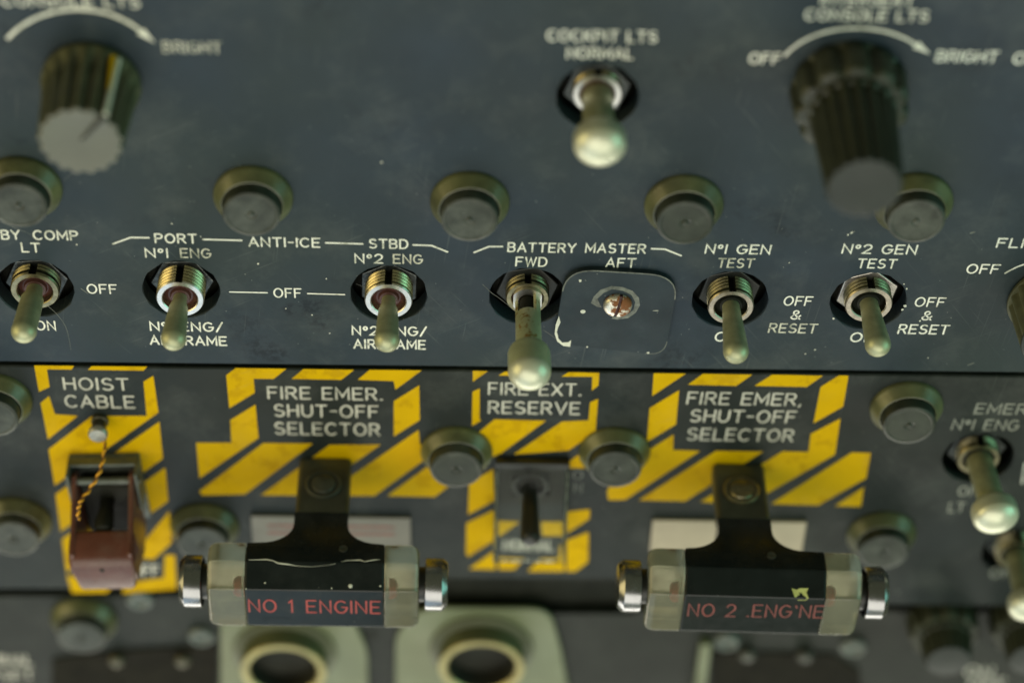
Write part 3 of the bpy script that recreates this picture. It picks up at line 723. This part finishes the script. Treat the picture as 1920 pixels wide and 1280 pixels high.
        flat = .80 if kind == 'lock' else .62
        p2 = [(ball * .985, Ln - .3), (ball, Ln - .15)]
        for i in range(1, 13):
            a = math.pi / 2 * i / 12; p2.append((ball * math.cos(a), Ln - .15 + ball * flat * math.sin(a)))
        MB().lathe(p2, 64, Mx=Mx).build('lever_end', 'pearl', t, smooth=40)
    return t

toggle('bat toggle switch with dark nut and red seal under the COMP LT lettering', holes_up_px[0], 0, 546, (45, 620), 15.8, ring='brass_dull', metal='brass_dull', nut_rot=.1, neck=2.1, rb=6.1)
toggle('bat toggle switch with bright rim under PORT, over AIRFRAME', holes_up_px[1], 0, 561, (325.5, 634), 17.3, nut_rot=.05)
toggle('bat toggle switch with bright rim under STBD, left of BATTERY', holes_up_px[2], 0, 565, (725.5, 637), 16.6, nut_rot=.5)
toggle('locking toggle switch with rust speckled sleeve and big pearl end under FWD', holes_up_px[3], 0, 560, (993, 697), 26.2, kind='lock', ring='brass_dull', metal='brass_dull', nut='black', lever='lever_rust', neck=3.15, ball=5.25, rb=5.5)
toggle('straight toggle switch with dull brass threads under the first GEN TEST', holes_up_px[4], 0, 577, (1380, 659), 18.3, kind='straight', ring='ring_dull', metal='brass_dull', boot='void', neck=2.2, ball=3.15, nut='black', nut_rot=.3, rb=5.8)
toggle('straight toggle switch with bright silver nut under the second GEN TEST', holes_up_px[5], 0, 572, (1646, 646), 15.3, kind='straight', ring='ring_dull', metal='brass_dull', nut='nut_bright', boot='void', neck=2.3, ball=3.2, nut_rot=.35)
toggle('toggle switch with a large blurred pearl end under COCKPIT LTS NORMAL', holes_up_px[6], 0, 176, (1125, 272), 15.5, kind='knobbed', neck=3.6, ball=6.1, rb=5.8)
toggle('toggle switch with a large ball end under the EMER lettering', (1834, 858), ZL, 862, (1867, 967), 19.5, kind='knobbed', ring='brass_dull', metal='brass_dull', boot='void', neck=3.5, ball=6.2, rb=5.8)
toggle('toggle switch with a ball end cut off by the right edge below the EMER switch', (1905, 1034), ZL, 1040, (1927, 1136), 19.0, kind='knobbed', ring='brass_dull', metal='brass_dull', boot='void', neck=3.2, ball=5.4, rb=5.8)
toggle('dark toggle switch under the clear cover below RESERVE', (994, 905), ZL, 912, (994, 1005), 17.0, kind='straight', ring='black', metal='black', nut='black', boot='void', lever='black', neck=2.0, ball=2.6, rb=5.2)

# ------------------------------------------------------------------ blanking plate over the AFT hole
corn = [(1037, 643), (1246, 667), (1274, 517), (1062, 504)]
cp = [at(x, y, 1.6) for x, y in corn]
def rounded(poly, rads, n=8):
    out = []
    for i, b in enumerate(poly):
        a, c = poly[i - 1], poly[(i + 1) % len(poly)]
        d1 = (a - b).normalized(); d2 = (c - b).normalized(); r = rads[i]
        p0, p1 = b + d1 * r, b + d2 * r
        for k in range(n + 1):
            u = k / n
            out.append(p0 * (1 - u) ** 2 + b * 2 * u * (1 - u) + p1 * u ** 2)
    return out
ctr = sum(cp, Vector((0, 0))) / 4
pt = thing('blanking_plate', 'dark rounded cover plate with chipped white edges under AFT', 'cover plate', (ctr.x, ctr.y, 0))
outl = [p - ctr for p in rounded(cp, [6.5, 5, 8, 7.5])]
MB().prism([(p.x, p.y) for p in outl], 'z', .05, 1.6).build('plate', 'plate', pt, 0)
ew = MB()
def edge_run(i0, i1, wd_):
    ew.ribbon([outl[i % len(outl)] * .995 for i in range(i0, i1 + 1)], wd_, 1.62)
edge_run(18, 35, .34); edge_run(36, 36 + 3, .30); edge_run(9, 17, .22)
ew.build('worn_edge', 'scuff', pt, smooth=0)
ch = MB()
def blob(mb, px, py, rx, ry, h, parent, z, n=14, seed=0, rot=0):
    rnd = random.Random(seed + int(px * 7 + py))
    c = to_local(parent, at3(px, py, h))
    pts = []
    for i in range(n):
        a = 2 * math.pi * i / n; k = rnd.uniform(.65, 1.2)
        x, y = rx * k * math.cos(a), ry * k * math.sin(a)
        pts.append((c.x + x * math.cos(rot) - y * math.sin(rot), c.y + x * math.sin(rot) + y * math.cos(rot), z))
    mb.add(pts + [(c.x, c.y, z)], [(i, (i + 1) % n, n) for i in range(n)])
def chip_poly(mb, pts, h, parent, z):
    p3 = [to_local(parent, at3(x, y, h)) for x, y in pts]
    tris = geometry.tessellate_polygon([[Vector((p.x, p.y, 0)) for p in p3]])
    mb.add([(p.x, p.y, z) for p in p3], [tuple(t) for t in tris])
chip_poly(ch, [(1048, 592), (1051, 604), (1047, 612), (1044, 622), (1047, 634), (1054, 642), (1066, 641), (1071, 637), (1069, 650), (1056, 648), (1045, 640), (1040, 626), (1042, 608)], 1.6, pt, 1.64)
blob(ch, 1088, 526, .42, .55, 1.6, pt, 1.64); blob(ch, 1229, 582.0, .8, .10, 1.6, pt, 1.64); blob(ch, 1215, 661, .35, .3, 1.6, pt, 1.64); blob(ch, 1101, 650, .25, .25, 1.6, pt, 1.64)
ch.build('paint_chip', 'chip', pt, smooth=0)
dm = MB().lathe([(.66, 0), (.62, .05), (0, .08)], 24); c_ = to_local(pt, at3(1093, 584, 1.6))
dm.v = [v + Vector((c_.x, c_.y, 1.62)) for v in dm.v]; dm.build('pale_dot', 'chip', pt)
sc = MB()
ringp = [(1108, 568), (1113, 556), (1126, 543), (1147, 536), (1168, 538), (1186, 545), (1198, 558), (1200, 572), (1192, 586), (1178, 596), (1158, 599), (1146, 597), (1150, 594), (1175, 590), (1188, 580), (1191, 566), (1184, 553), (1168, 545), (1148, 542), (1132, 549), (1120, 560), (1128, 576), (1120, 575)]
chip_poly(sc, ringp, 1.6, pt, 1.63); sc.build('scuff_ring', 'scuff', pt, smooth=0)
sp_ = at3(1158, 570, 1.6)
scr = thing('slotted_screw', 'rusty slotted round head screw in the cover plate', 'screw', sp_, math.radians(-12))
hd = MB()
# domed head split by a real slot
for sgn in (-1, 1):
    prof = [(3.6, 0.05), (3.65, .6), (3.45, 1.15), (2.9, 1.6), (2.0, 1.9), (1.0, 2.02), (0, 2.05)]
    vs, fs = [], []; nn_ = 17
    for r, z in prof:
        for i in range(nn_):
            a = -math.pi / 2 + math.pi * i / (nn_ - 1)
            vs.append((sgn * max(.42, r * math.cos(a)), r * math.sin(a), z))
    for k in range(len(prof) - 1):
        for i in range(nn_ - 1):
            fs.append((k * nn_ + i, k * nn_ + i + 1, (k + 1) * nn_ + i + 1, (k + 1) * nn_ + i))
    hd.add(vs, fs)
    # slot wall
    wl = [(sgn * .42, r * s_, z) for s_ in (1,) for r, z in prof] + [(sgn * .42, -r, z) for r, z in reversed(prof)]
    hd.add(wl, [tuple(range(len(wl)))])
hd.build('screw_head', 'screw', scr, smooth=40)
MB().box(-.42, .42, -3.3, 3.3, .1, .75).build('slot_floor', 'boot', scr, 0)

# ------------------------------------------------------------------ T handles
def t_handle(label, base_px, bar_top_py, rz, text, txt_px, red, boss='shank', ext=None):
    xl, bl, br, xr = ext; dx = (bl + br) / 2; hw_ = (br - bl) / 2
    b = at3(*base_px, ZL)
    t = thing('fire_handle', label, 'handle', b, rz, 'T shaped engine fire handles')
    z1 = height_for(b, bar_top_py)
    zs = z1 * .66
    # shank rising from the panel, front face on y = 0
    MB().prism([(-7, -.5), (7, -.5), (7, zs), (-7, zs)], 'y', -6, 0).build('shank', 'shank', t, bevel=1.4)
    g = []
    for sgn in (1,):
        g += [(-7, zs - .4), (-7, z1 - 6.6)]
        g += [(-7 - 8.2 * (1 - math.cos(a)), z1 - 6.6 + 6.4 * math.sin(a)) for a in [math.pi / 2 * i / 8 for i in range(1, 9)]]
    left = [(x, z) for x, z in g]
    right = [(-x, z) for x, z in reversed(g)]
    poly = left + [(bl + .1, z1), (bl + .1, z1 + 1.0), (br - .1, z1 + 1.0), (br - .1, z1)] + right
    MB().prism([(x, z) for x, z in poly], 'y', -8, .05).build('neck', 'grip', t, smooth=20)
    sec = [(0.02, z1), (0.02, z1 + 6.2), (-5.2, z1 + 11.4), (-19.6, z1 + 11.4), (-20.4, z1 + 10.6), (-20.4, z1 + 3), (-17, z1)]
    MB().prism(sec, 'x', bl, br).build('grip_bar', 'grip', t, bevel=.35)
    for sgn in (-1, 1):
        s2 = [(y + (.05 if y > -1 else 0), z + (.05 if z > z1 + 8 else 0)) for y, z in sec]
        x0, x1 = (br + .1, xr) if sgn > 0 else (xl, bl - .1)
        xi, xo = (x0, x1) if sgn > 0 else (x1, x0)
        cy, cz = -9.6, z1 + 5.6; le = MB(); n = len(s2)
        secs = [(xi, 1.0), (xo - sgn * 2.6, 1.0), (xo - sgn * 1.5, .985), (xo - sgn * .7, .945), (xo - sgn * .2, .885), (xo, .82)]
        for x_, k_ in secs: le.v += [Vector((x_, cy + (y - cy) * k_, cz + (z - cz) * k_)) for y, z in s2]
        for q in range(len(secs) - 1):
            le.f += [(q * n + i, q * n + (i + 1) % n, (q + 1) * n + (i + 1) % n, (q + 1) * n + i) for i in range(n)]
        le.f += [tuple(range(n)), tuple((len(secs) - 1) * n + i for i in range(n))]; le.m = [0] * len(le.f)
        e = le.build('lens_end', 'clear', t, smooth=35, bevel=.35, seg=2)
        Mx = Matrix.Translation(Vector((x1 if sgn > 0 else x0, -9.5, z1 + 5.2))) @ orient((sgn, 0, 0))
        MB().lathe([(4.6, -.3), (4.6, 1.6)], 48, Mx=Mx).build('button_neck', 'black', t)
        MB().lathe([(6.2, 1.5), (6.75, 1.7), (6.85, 2.1), (6.85, 6.0), (6.6, 6.4), (5.6, 7.4), (5.2, 7.5), (0, 7.55)], 72, Mx=Mx).build('end_button', 'chrome', t, smooth=24)
        # lamp inside the lens
        Ml = Matrix.Translation(Vector(((br + 1.3) if sgn > 0 else (bl - 1.3), -9.5, z1 + 5.4))) @ orient((sgn, 0, 0))
        MB().lathe([(1.9, 0), (1.9, .8), (1.4, 1.8), (0, 2.2)], 32, Mx=Ml).build('lamp', 'lamp', e)
    # screw boss on the shank
    zb = height_for(b, base_px[1] + 52)
    Mb = Matrix.Translation(Vector((0, 0, zb))) @ orient((0, 1, 0))
    MB().lathe([(4.9, -.1), (4.9, .5), (4.5, .8), (3.9, .75), (3.7, .35), (3.4, .35), (3.1, .9), (2.2, 1.2), (0, 1.3)], 48, Mx=Mb).build('shank_screw', boss, t, smooth=25)
    bp = MB(); Mp = Matrix.Translation(Vector((6.2, .05, z1 + 1.6))) @ orient((0, 1, 0))
    bp.lathe([(1.15, 0), (1.1, .2), (.75, .22), (.7, .05), (0, .02)], 24, Mx=Mp); bp.build('pin', 'shank', t)
    caption(text, *txt_px, t, ZL + z1 + 11.4, m=red, wid=.46, lift=.06)
    return t, z1
h1, z1a = t_handle('black T handle reading NO 1 ENGINE with clear lens ends', (610, 857), 1019, 0.0, 'NO q ENGINE', (467, 712, 1136, 22), 'red', ext=(-28.6, -18.7, 16.9, 25.9))
h2, z1b = t_handle('black T handle reading NO 2 ENGINE in worn red print', (1385, 868), 1031, math.radians(-1.3), "NO 2 .ENG'NE", (1291, 1543, 1144, 22), 'red_worn', boss='brass_dull', ext=(-25.8, -16.3, 20.1, 29.7))
# cracked edge and chips on the first handle, paint fleck on the second
ck = MB()
crk = [(466, 1049), (500, 1048), (511, 1050), (522, 1055), (540, 1057), (556, 1060), (585, 1062), (620, 1058), (650, 1050), (675, 1049), (684, 1052), (700, 1049), (712, 1048)]
def on_front(hd_, px, py):
    """point of the handle's chamfer seen at a pixel, found along its sloping face"""
    best = None
    l = Vector(hd_.location) / S
    z1_ = z1a if hd_ is h1 else z1b
    for i in range(-40, 141):
        u = i / 100
        yl, zl = -5.2 * u, z1_ + 6.2 + 5.2 * u
        if u < 0: yl, zl = .05, z1_ + 6.2 + 6.2 * u
        if u > 1: yl, zl = -5.2 - 13 * (u - 1), z1_ + 11.45
        p = at3(px, py, l.z + zl); q = to_local(hd_, p)
        e = abs(q.y - yl)
        if best is None or e < best[0]: best = (e, q)
    return best[1]
cps = [on_front(h1, x, y) for x, y in crk]
ck.tube([p + Vector((0, .09, .09)) for p in cps], [.05, .14, .10, .17, .19, .07, .04, .03, .06, .13, .08, .15, .04], 6); ck.build('cracked_edge', 'chip', h1)
dots = MB()
for (px, py, r) in ((497, 1092, .22), (622, 1102, .2), (657, 1098, .55), (713, 1098, .25), (461, 1103, .18)):
    p = on_front(h1, px, py); mbx = MB().lathe([(r, 0), (r * .8, .12), (0, .15)], 10, Mx=Matrix.Translation(p) @ orient((0, .7, .7)))
    dots.add(mbx.v, mbx.f)
dots.build('chip_mark', 'chip', h1)
fl = [(1484, 1102), (1494, 1105), (1500, 1102), (1516, 1102), (1512, 1110), (1516, 1121), (1510, 1125), (1497, 1125), (1490, 1118)]
fm = MB(); pf = [on_front(h2, x, y) + Vector((0, .06, .06)) for x, y in fl]
fm.add(pf + [sum(pf, Vector()) / len(pf)], [(i, (i + 1) % len(pf), len(pf)) for i in range(len(pf))]); fm.build('paint_fleck', 'paint_blob', h2, smooth=0)
# pale worn patch under the first print
sm_ = MB(); blob(sm_, 520, 1160, 3.6, 1.0, ZL + z1a + 11.4, h1, z1a + 11.45, 22, 3); sm_.build('wiped_patch', 'grip', h1, smooth=0)

# ------------------------------------------------------------------ pale indicator strips behind the handles
def strip(label, x0, x1, y0, y1, m, lines):
    a, b = at(x0, y1 - .016 * (x1 - x0) / 2, ZL + 1), at(x1, y0 + .016 * (x1 - x0) / 2, ZL + 1); c = (a + b) / 2
    t = thing('indicator_strip', label, 'indicator', (c.x, c.y, ZL), 0, 'pale indicator strips behind the handles')
    hw, hh = (b.x - a.x) / 2, (b.y - a.y) / 2
    MB().box(-hw, hw, -hh, hh, 0.02, 1.0).build('strip', m, t, bevel=.3)
    if lines:
        l = MB()
        for y in (.38, -.1): l.box(-hw * .8, hw * .8, hh * y - .35, hh * y + .35, 1.0, 1.04)
        l.build('faded_print', 'red_worn', t, 0)
strip('greyed cream strip with faded red print behind the NO 1 ENGINE handle', 474, 770, 969, 1024, 'cream', True)
strip('bright cream strip behind the NO 2 ENGINE handle', 1218, 1513, 977, 1036, 'cream_bright', False)

# ------------------------------------------------------------------ hoist cable: guarded switch, post, lockwire
gb = at3(207, 905, ZL)
gt = thing('switch_guard', 'red brown flip guard on a grey bracket below HOIST CABLE', 'switch guard', gb, math.radians(3))
br = MB(); br.box(-9.5, 9.5, -13, 12, .02, 1.2); br.box(-9.5, -8.6, -2, 12, 1.2, 8.5); br.box(8.6, 9.5, -2, 12, 1.2, 8.5); br.box(-9.5, 9.5, 11, 12, 1.2, 4.5)
br.build('bracket', 'steel', gt, bevel=.5)
MB().box(-6.7, 6.7, -13, 6, 1.2, 6.5).build('switch_body', 'void', gt, bevel=.8)
side = [(9, 3.2), (10.0, 6.5), (7.5, 9.5), (1.5, 18.5), (-1, 24.5), (-4.5, 25.6), (-13, 23.4), (-16.5, 10), (-13, 3.2)]
for x0 in (-8.4, 6.9):
    MB().prism(side, 'x', x0, x0 + 1.5).build('guard_wall', 'guard', gt, bevel=.5)
capp = [(1.2, 17.5), (-.5, 23), (-2.5, 25.4), (-5, 26.3), (-15.5, 24.6), (-17.5, 20), (-17, 17), (-5, 18.5)]
gc_ = MB().prism(capp, 'x', -8.8, 8.8)
for v_ in gc_.v:
    if v_.y < -10: v_.x *= .84
gc_.build('guard_cap', 'guard', gt, bevel=1.3, seg=4)
MB().lathe([(.7, 0), (.6, .1), (0, .1)], 16, Mx=Matrix.Translation(Vector((0, -5.4, 26.25)))).build('pin_hole', 'void', gt)
MB().tube([(-9.9, 8, 6.5), (9.9, 8, 6.5)], 1.0, 12).build('hinge_pin', 'steel', gt)
sw = MB().lathe([(5.5, -3), (5.5, 2.5), (4, 3), (2, 3.2), (1.9, 9), (2.6, 15), (2.0, 17), (0, 17.6)], 32)
sw.build('covered_lever', 'void', gt)
ps = at3(188, 786, ZL)
post = thing('wire_post', 'small pale topped post tying the orange cord under CABLE', 'post', ps)
MB().lathe([(2.3, 0), (2.3, 1.2), (1.9, 1.4), (1.9, 4.2)], 32).build('post_body', 'lever_dark', post)
MB().lathe([(1.9, 4.2), (2.5, 4.4), (2.6, 5.4), (2.2, 6.1), (0, 6.4)], 32).build('post_cap', 'pale_metal', post)
# twisted cord in two strands
ctl = [at3(196, 822, ZL + 4.5), at3(197, 838, ZL + 7), at3(192, 868, ZL + 11), at3(183, 893, ZL + 14), at3(166, 920, ZL + 17), at3(151, 940, ZL + 20), at3(147, 955, ZL + 21), at3(147, 973, ZL + 22.5)]
def catmull(P, n=9):
    out = []
    for i in range(len(P) - 1):
        p0, p1, p2, p3 = P[max(i - 1, 0)], P[i], P[i + 1], P[min(i + 2, len(P) - 1)]
        for k in range(n):
            u = k / n
            out.append(.5 * ((2 * p1) + (p2 - p0) * u + (2 * p0 - 5 * p1 + 4 * p2 - p3) * u * u + (3 * p1 - p0 - 3 * p2 + p3) * u ** 3))
    return out + [P[-1]]
cpath = catmull(ctl, 14)
o0 = cpath[0].copy()
cd = MB()
for ph, mi in ((0, 0), (math.pi, 1)):
    pts = []
    for k, p in enumerate(cpath):
        tg = (cpath[min(k + 1, len(cpath) - 1)] - cpath[max(k - 1, 0)]).normalized()
        a = tg.cross(Vector((0, 0, 1))).normalized(); b = tg.cross(a)
        q = ph + k * .62
        pts.append(p - o0 + (a * math.cos(q) + b * math.sin(q)) * .26)
    cd.tube(pts, .34 if mi == 0 else .22, 8, mi)
cdo = cd.build('lock_cord', ['orange', 'brown'], None); cdo.location = o0 * S
tag(cdo, 'orange twisted lock cord hanging from the post to the red brown guard', 'cord')

# ------------------------------------------------------------------ clear cover over the fire extinguisher switch
cb_ = at3(996, 905, ZL)
ct = thing('clear_switch_cover', 'clear plastic cover over the RESERVE switch with a dark hinge', 'switch cover', cb_)
hw = 9.9
cs = MB()
yT, yB, hz = 8.0, -20.0, 11.0
for x0 in (-hw, hw - .9):
    cs.prism([(yT, .1), (yT, 2.6), (yB, hz), (yB, .1)], 'x', x0, x0 + .9)
cs.prism([(yT, 1.7), (yT, 2.6), (yB, hz), (yB, hz - .9)], 'x', -hw + .9, hw - .9)
cs.build('cover', 'guard_clear', ct, 0)
ed_ = MB()
for x in (-hw + .45, hw - .45):
    ed_.tube([(x, yT, 2.75), (x, yB, hz + .15)], .28, 8); ed_.tube([(x, yB - .05, .2), (x, yB - .05, hz)], .2, 8)
ed_.build('cover_edge', 'cover_edge', ct)
MB().box(-hw, hw, yT + .1, yT + 2.6, 0, 2.8).build('hinge', 'black', ct, bevel=.6)
bp_ = MB().lathe([(11.0, .03), (11.0, .35), (6.6, .4), (6.4, .03)], 4); bp_.f.pop(); bp_.m.pop()
rot = Matrix.Rotation(0, 3, 'Z'); bp_.v = [Vector((v.x * 1.12, v.y * .95 - .3, v.z)) for v in bp_.v]
bp_.build('base_plate', 'void', ct, 0)

# ------------------------------------------------------------------ instruments below the panels
fl_ = MB(); LQ = [at(x, y, ZB) for x, y in [(-260, 1118), (425, 1118)]]
far = plate('far_instrument_panel', 'blurred dark instrument panel along the bottom', 'panel',
            [Vector((-185, -165)), Vector((185, -165)), at(2180, 1150, ZB), at(1215, 1140, ZB), at(1180, 1150, ZB), at(440, 1150, ZB), at(425, 1116, ZB), at(-260, 1118, ZB)], ZB, 2.5, 'panel_far', ())
caption('NORMAL', -40, 58, 1236, 18, far, ZB, m=WD, wid=.6); caption('RESET', -40, 62, 1264, 18, far, ZB, m=WD, wid=.6)
caption('ON', 1812, 1860, 1258, 18, far, ZB, m=WD, wid=.6); caption('OFF', 1818, 1884, 1280, 18, far, ZB, m=WD, wid=.6)

def dial(label, ring_px, plate_px):
    c = at3(*ring_px, ZB)
    t = thing('round_dial', label, 'dial', c, 0, 'round pale bezels at the bottom')
    pp = [to_local(t, at3(x, y, ZB)).xy for x, y in plate_px]
    pp = rounded(pp, [6] * len(pp), 6)
    MB().prism([(p.x, p.y) for p in pp], 'z', .03, 1.6).build('flange', 'bezel', t, bevel=.5)
    br_ = MB().lathe([(15.2, 1.6), (15.0, 2.6), (12.7, 3.4), (12.5, 8.5), (12.2, 9.0), (10.6, 9.1), (10.0, 8.4)], 72)
    br_.f.pop(); br_.m.pop(); br_.build('bezel_ring', ['bezel_shade', 'bezel_ring'], t)
    o = [c for c in t.children if c.name.startswith('bezel_ring')][0].data
    for p in o.polygons:
        if p.center.z > 8.3 * S: p.material_index = 1
    MB().lathe([(9.98, 8.35), (9.9, 2.4), (3, 2.5), (1.2, 2.6), (0, 2.9)], 48).build('dial_glass', 'dial_face', t)
    return t
dial('pale round bezel below the NO 1 ENGINE handle', (535, 1214), [(414, 1440), (414, 1085), (560, 1085), (655, 1140), (690, 1210), (690, 1440)])
dial('pale round bezel between the two T handles at the bottom', (903, 1207), [(742, 1430), (742, 1180), (790, 1132), (1030, 1134), (1052, 1210), (1090, 1430)])
# dark windows with brass pins, one each side
def window(label, poly_px, pins, pm):
    p2 = [at(x, y, ZB + .5) for x, y in poly_px]; c = sum(p2, Vector((0, 0))) / len(p2)
    t = thing('dark_window', label, 'display', (c.x, c.y, ZB), 0, 'dark display windows along the bottom')
    MB().prism([(p.x - c.x, p.y - c.y) for p in p2], 'z', .03, .6).build('window_glass', 'dark_glass', t, 0)
    for px, py in pins:
        q = to_local(t, at3(px, py, ZB + 2.5))
        MB().lathe([(2.3, 0.3), (2.4, 1.6), (1.8, 2.4), (0, 2.6)], 24, Mx=Matrix.Translation(Vector((q.x, q.y, .3)))).build('pin', pm, t)
window('dark window with two brass pins in the bottom left corner', [(95, 1460), (98, 1236), (200, 1222), (408, 1208), (408, 1460)], [(218, 1242), (342, 1242)], 'lever_dark')
window('dark window with two dull pins below the NO 2 ENGINE handle', [(1336, 1460), (1334, 1222), (1560, 1226), (1612, 1258), (1620, 1460)], [(1402, 1232), (1510, 1234)], 'shank')
vs_ = at3(1319, 1225, ZB)
tag(MB().box(-1.6, 1.6, -22, 8, 0.02, 3).build('divider_strip', 'bezel', None, bevel=.4), 'narrow pale green divider strip left of the right dark window', 'strip')
bpy.data.objects['divider_strip'].location = vs_ * S
def make_screw(label, loc):
    t = thing('panel_screw', label, 'screw', loc, 0, 'blurred panel screws along the bottom')
    MB().lathe([(3.9, 0), (3.9, .8), (3.2, 1.5), (2.2, 1.5), (1.7, .9), (0, .8)], 32).build('screw_head', 'steel', t)
    return t
s0 = make_screw('blurred grey screw left of the first pale bezel', btn_loc(378, 1190, ZB))
copy_thing(s0, 'blurred grey screw at the top left of the right dark window', btn_loc(1362, 1200, ZB))
copy_thing(s0, 'blurred grey screw under the right end of the NO 2 handle', btn_loc(1600, 1210, ZB))
copy_thing(s0, 'small blurred screw just below the hoist stripes', btn_loc(262, 1122, ZB))
hl = MB().lathe([(1.9, .05), (1.8, .2), (0, .2)], 24); ho = hl.build('small_hole', 'void', None)
ho.location = at3(697, 1190, ZB) * S
tag(ho, 'small black hole between the two pale bezels', 'hole')
make_double((1765, 1155, ), ZB, 10.5, 7.6, 1195, 1238, 'blurred two tier dark knob in the lower right', name='double_rotary_knob')
make_double((1918, 1150, ), ZB, 10.5, 7.6, 1190, 1235, 'dark knob in the bottom right corner cut by the edge', name='double_rotary_knob')

# ------------------------------------------------------------------ wear on the upper panel: scratches and fine threads
scx = MB()
for run, wd_ in (([(120, 338), (135, 325), (160, 308), (178, 297)], .10), ([(905, 533), (922, 549), (938, 560), (966, 583)], .13), ([(1018, 618), (1032, 627), (1044, 636)], .12),
                 ([(88, 572), (106, 588), (121, 608), (128, 628), (133, 655)], .10), ([(0, 415), (30, 428), (58, 440), (75, 460)], .12), ([(152, 541), (165, 550)], .25), ([(1596, 436), (1602, 434)], .35),
                 ([(1815, 684), (1826, 680)], .3), ([(1820, 437), (1827, 435)], .4), ([(700, 545), (668, 532)], .08), ([(1170, 512), (1230, 516)], .12)):
    pts = [at(x, y, 0) for x, y in run]
    scx.ribbon(catmull([Vector((p.x, p.y, 0)) for p in pts], 5), wd_, .03 + .003 * len(scx.f) / 40)
scx.build('scratch', 'scuff', upper, smooth=0)

for i, (px, py, r_) in enumerate(((1563, 597, .35), (1697, 573, .5), (1692, 580, .35), (1700, 541, .3), (1695, 532, .2), (770, 640, .2), (1597, 436, .35), (1590, 440, .22), (1510, 663, .2), (1528, 655, .22), (1480, 492, .16),
                                  (612, 522, .2), (536, 578, .2), (560, 448, .18), (322, 419, .22), (144, 458, .25), (484, 494, .25), (716, 304, .3), (585, 590, .22), (980, 672, .2), (1725, 601, .3), (1640, 646, .25), (1740, 670, .2))):
    fk = MB(); blob(fk, px, py, r_, r_ * 1.1, 0, upper, .07 + .002 * i, 9, i)
    fk.build('dust_speck', 'chip', upper, smooth=0)
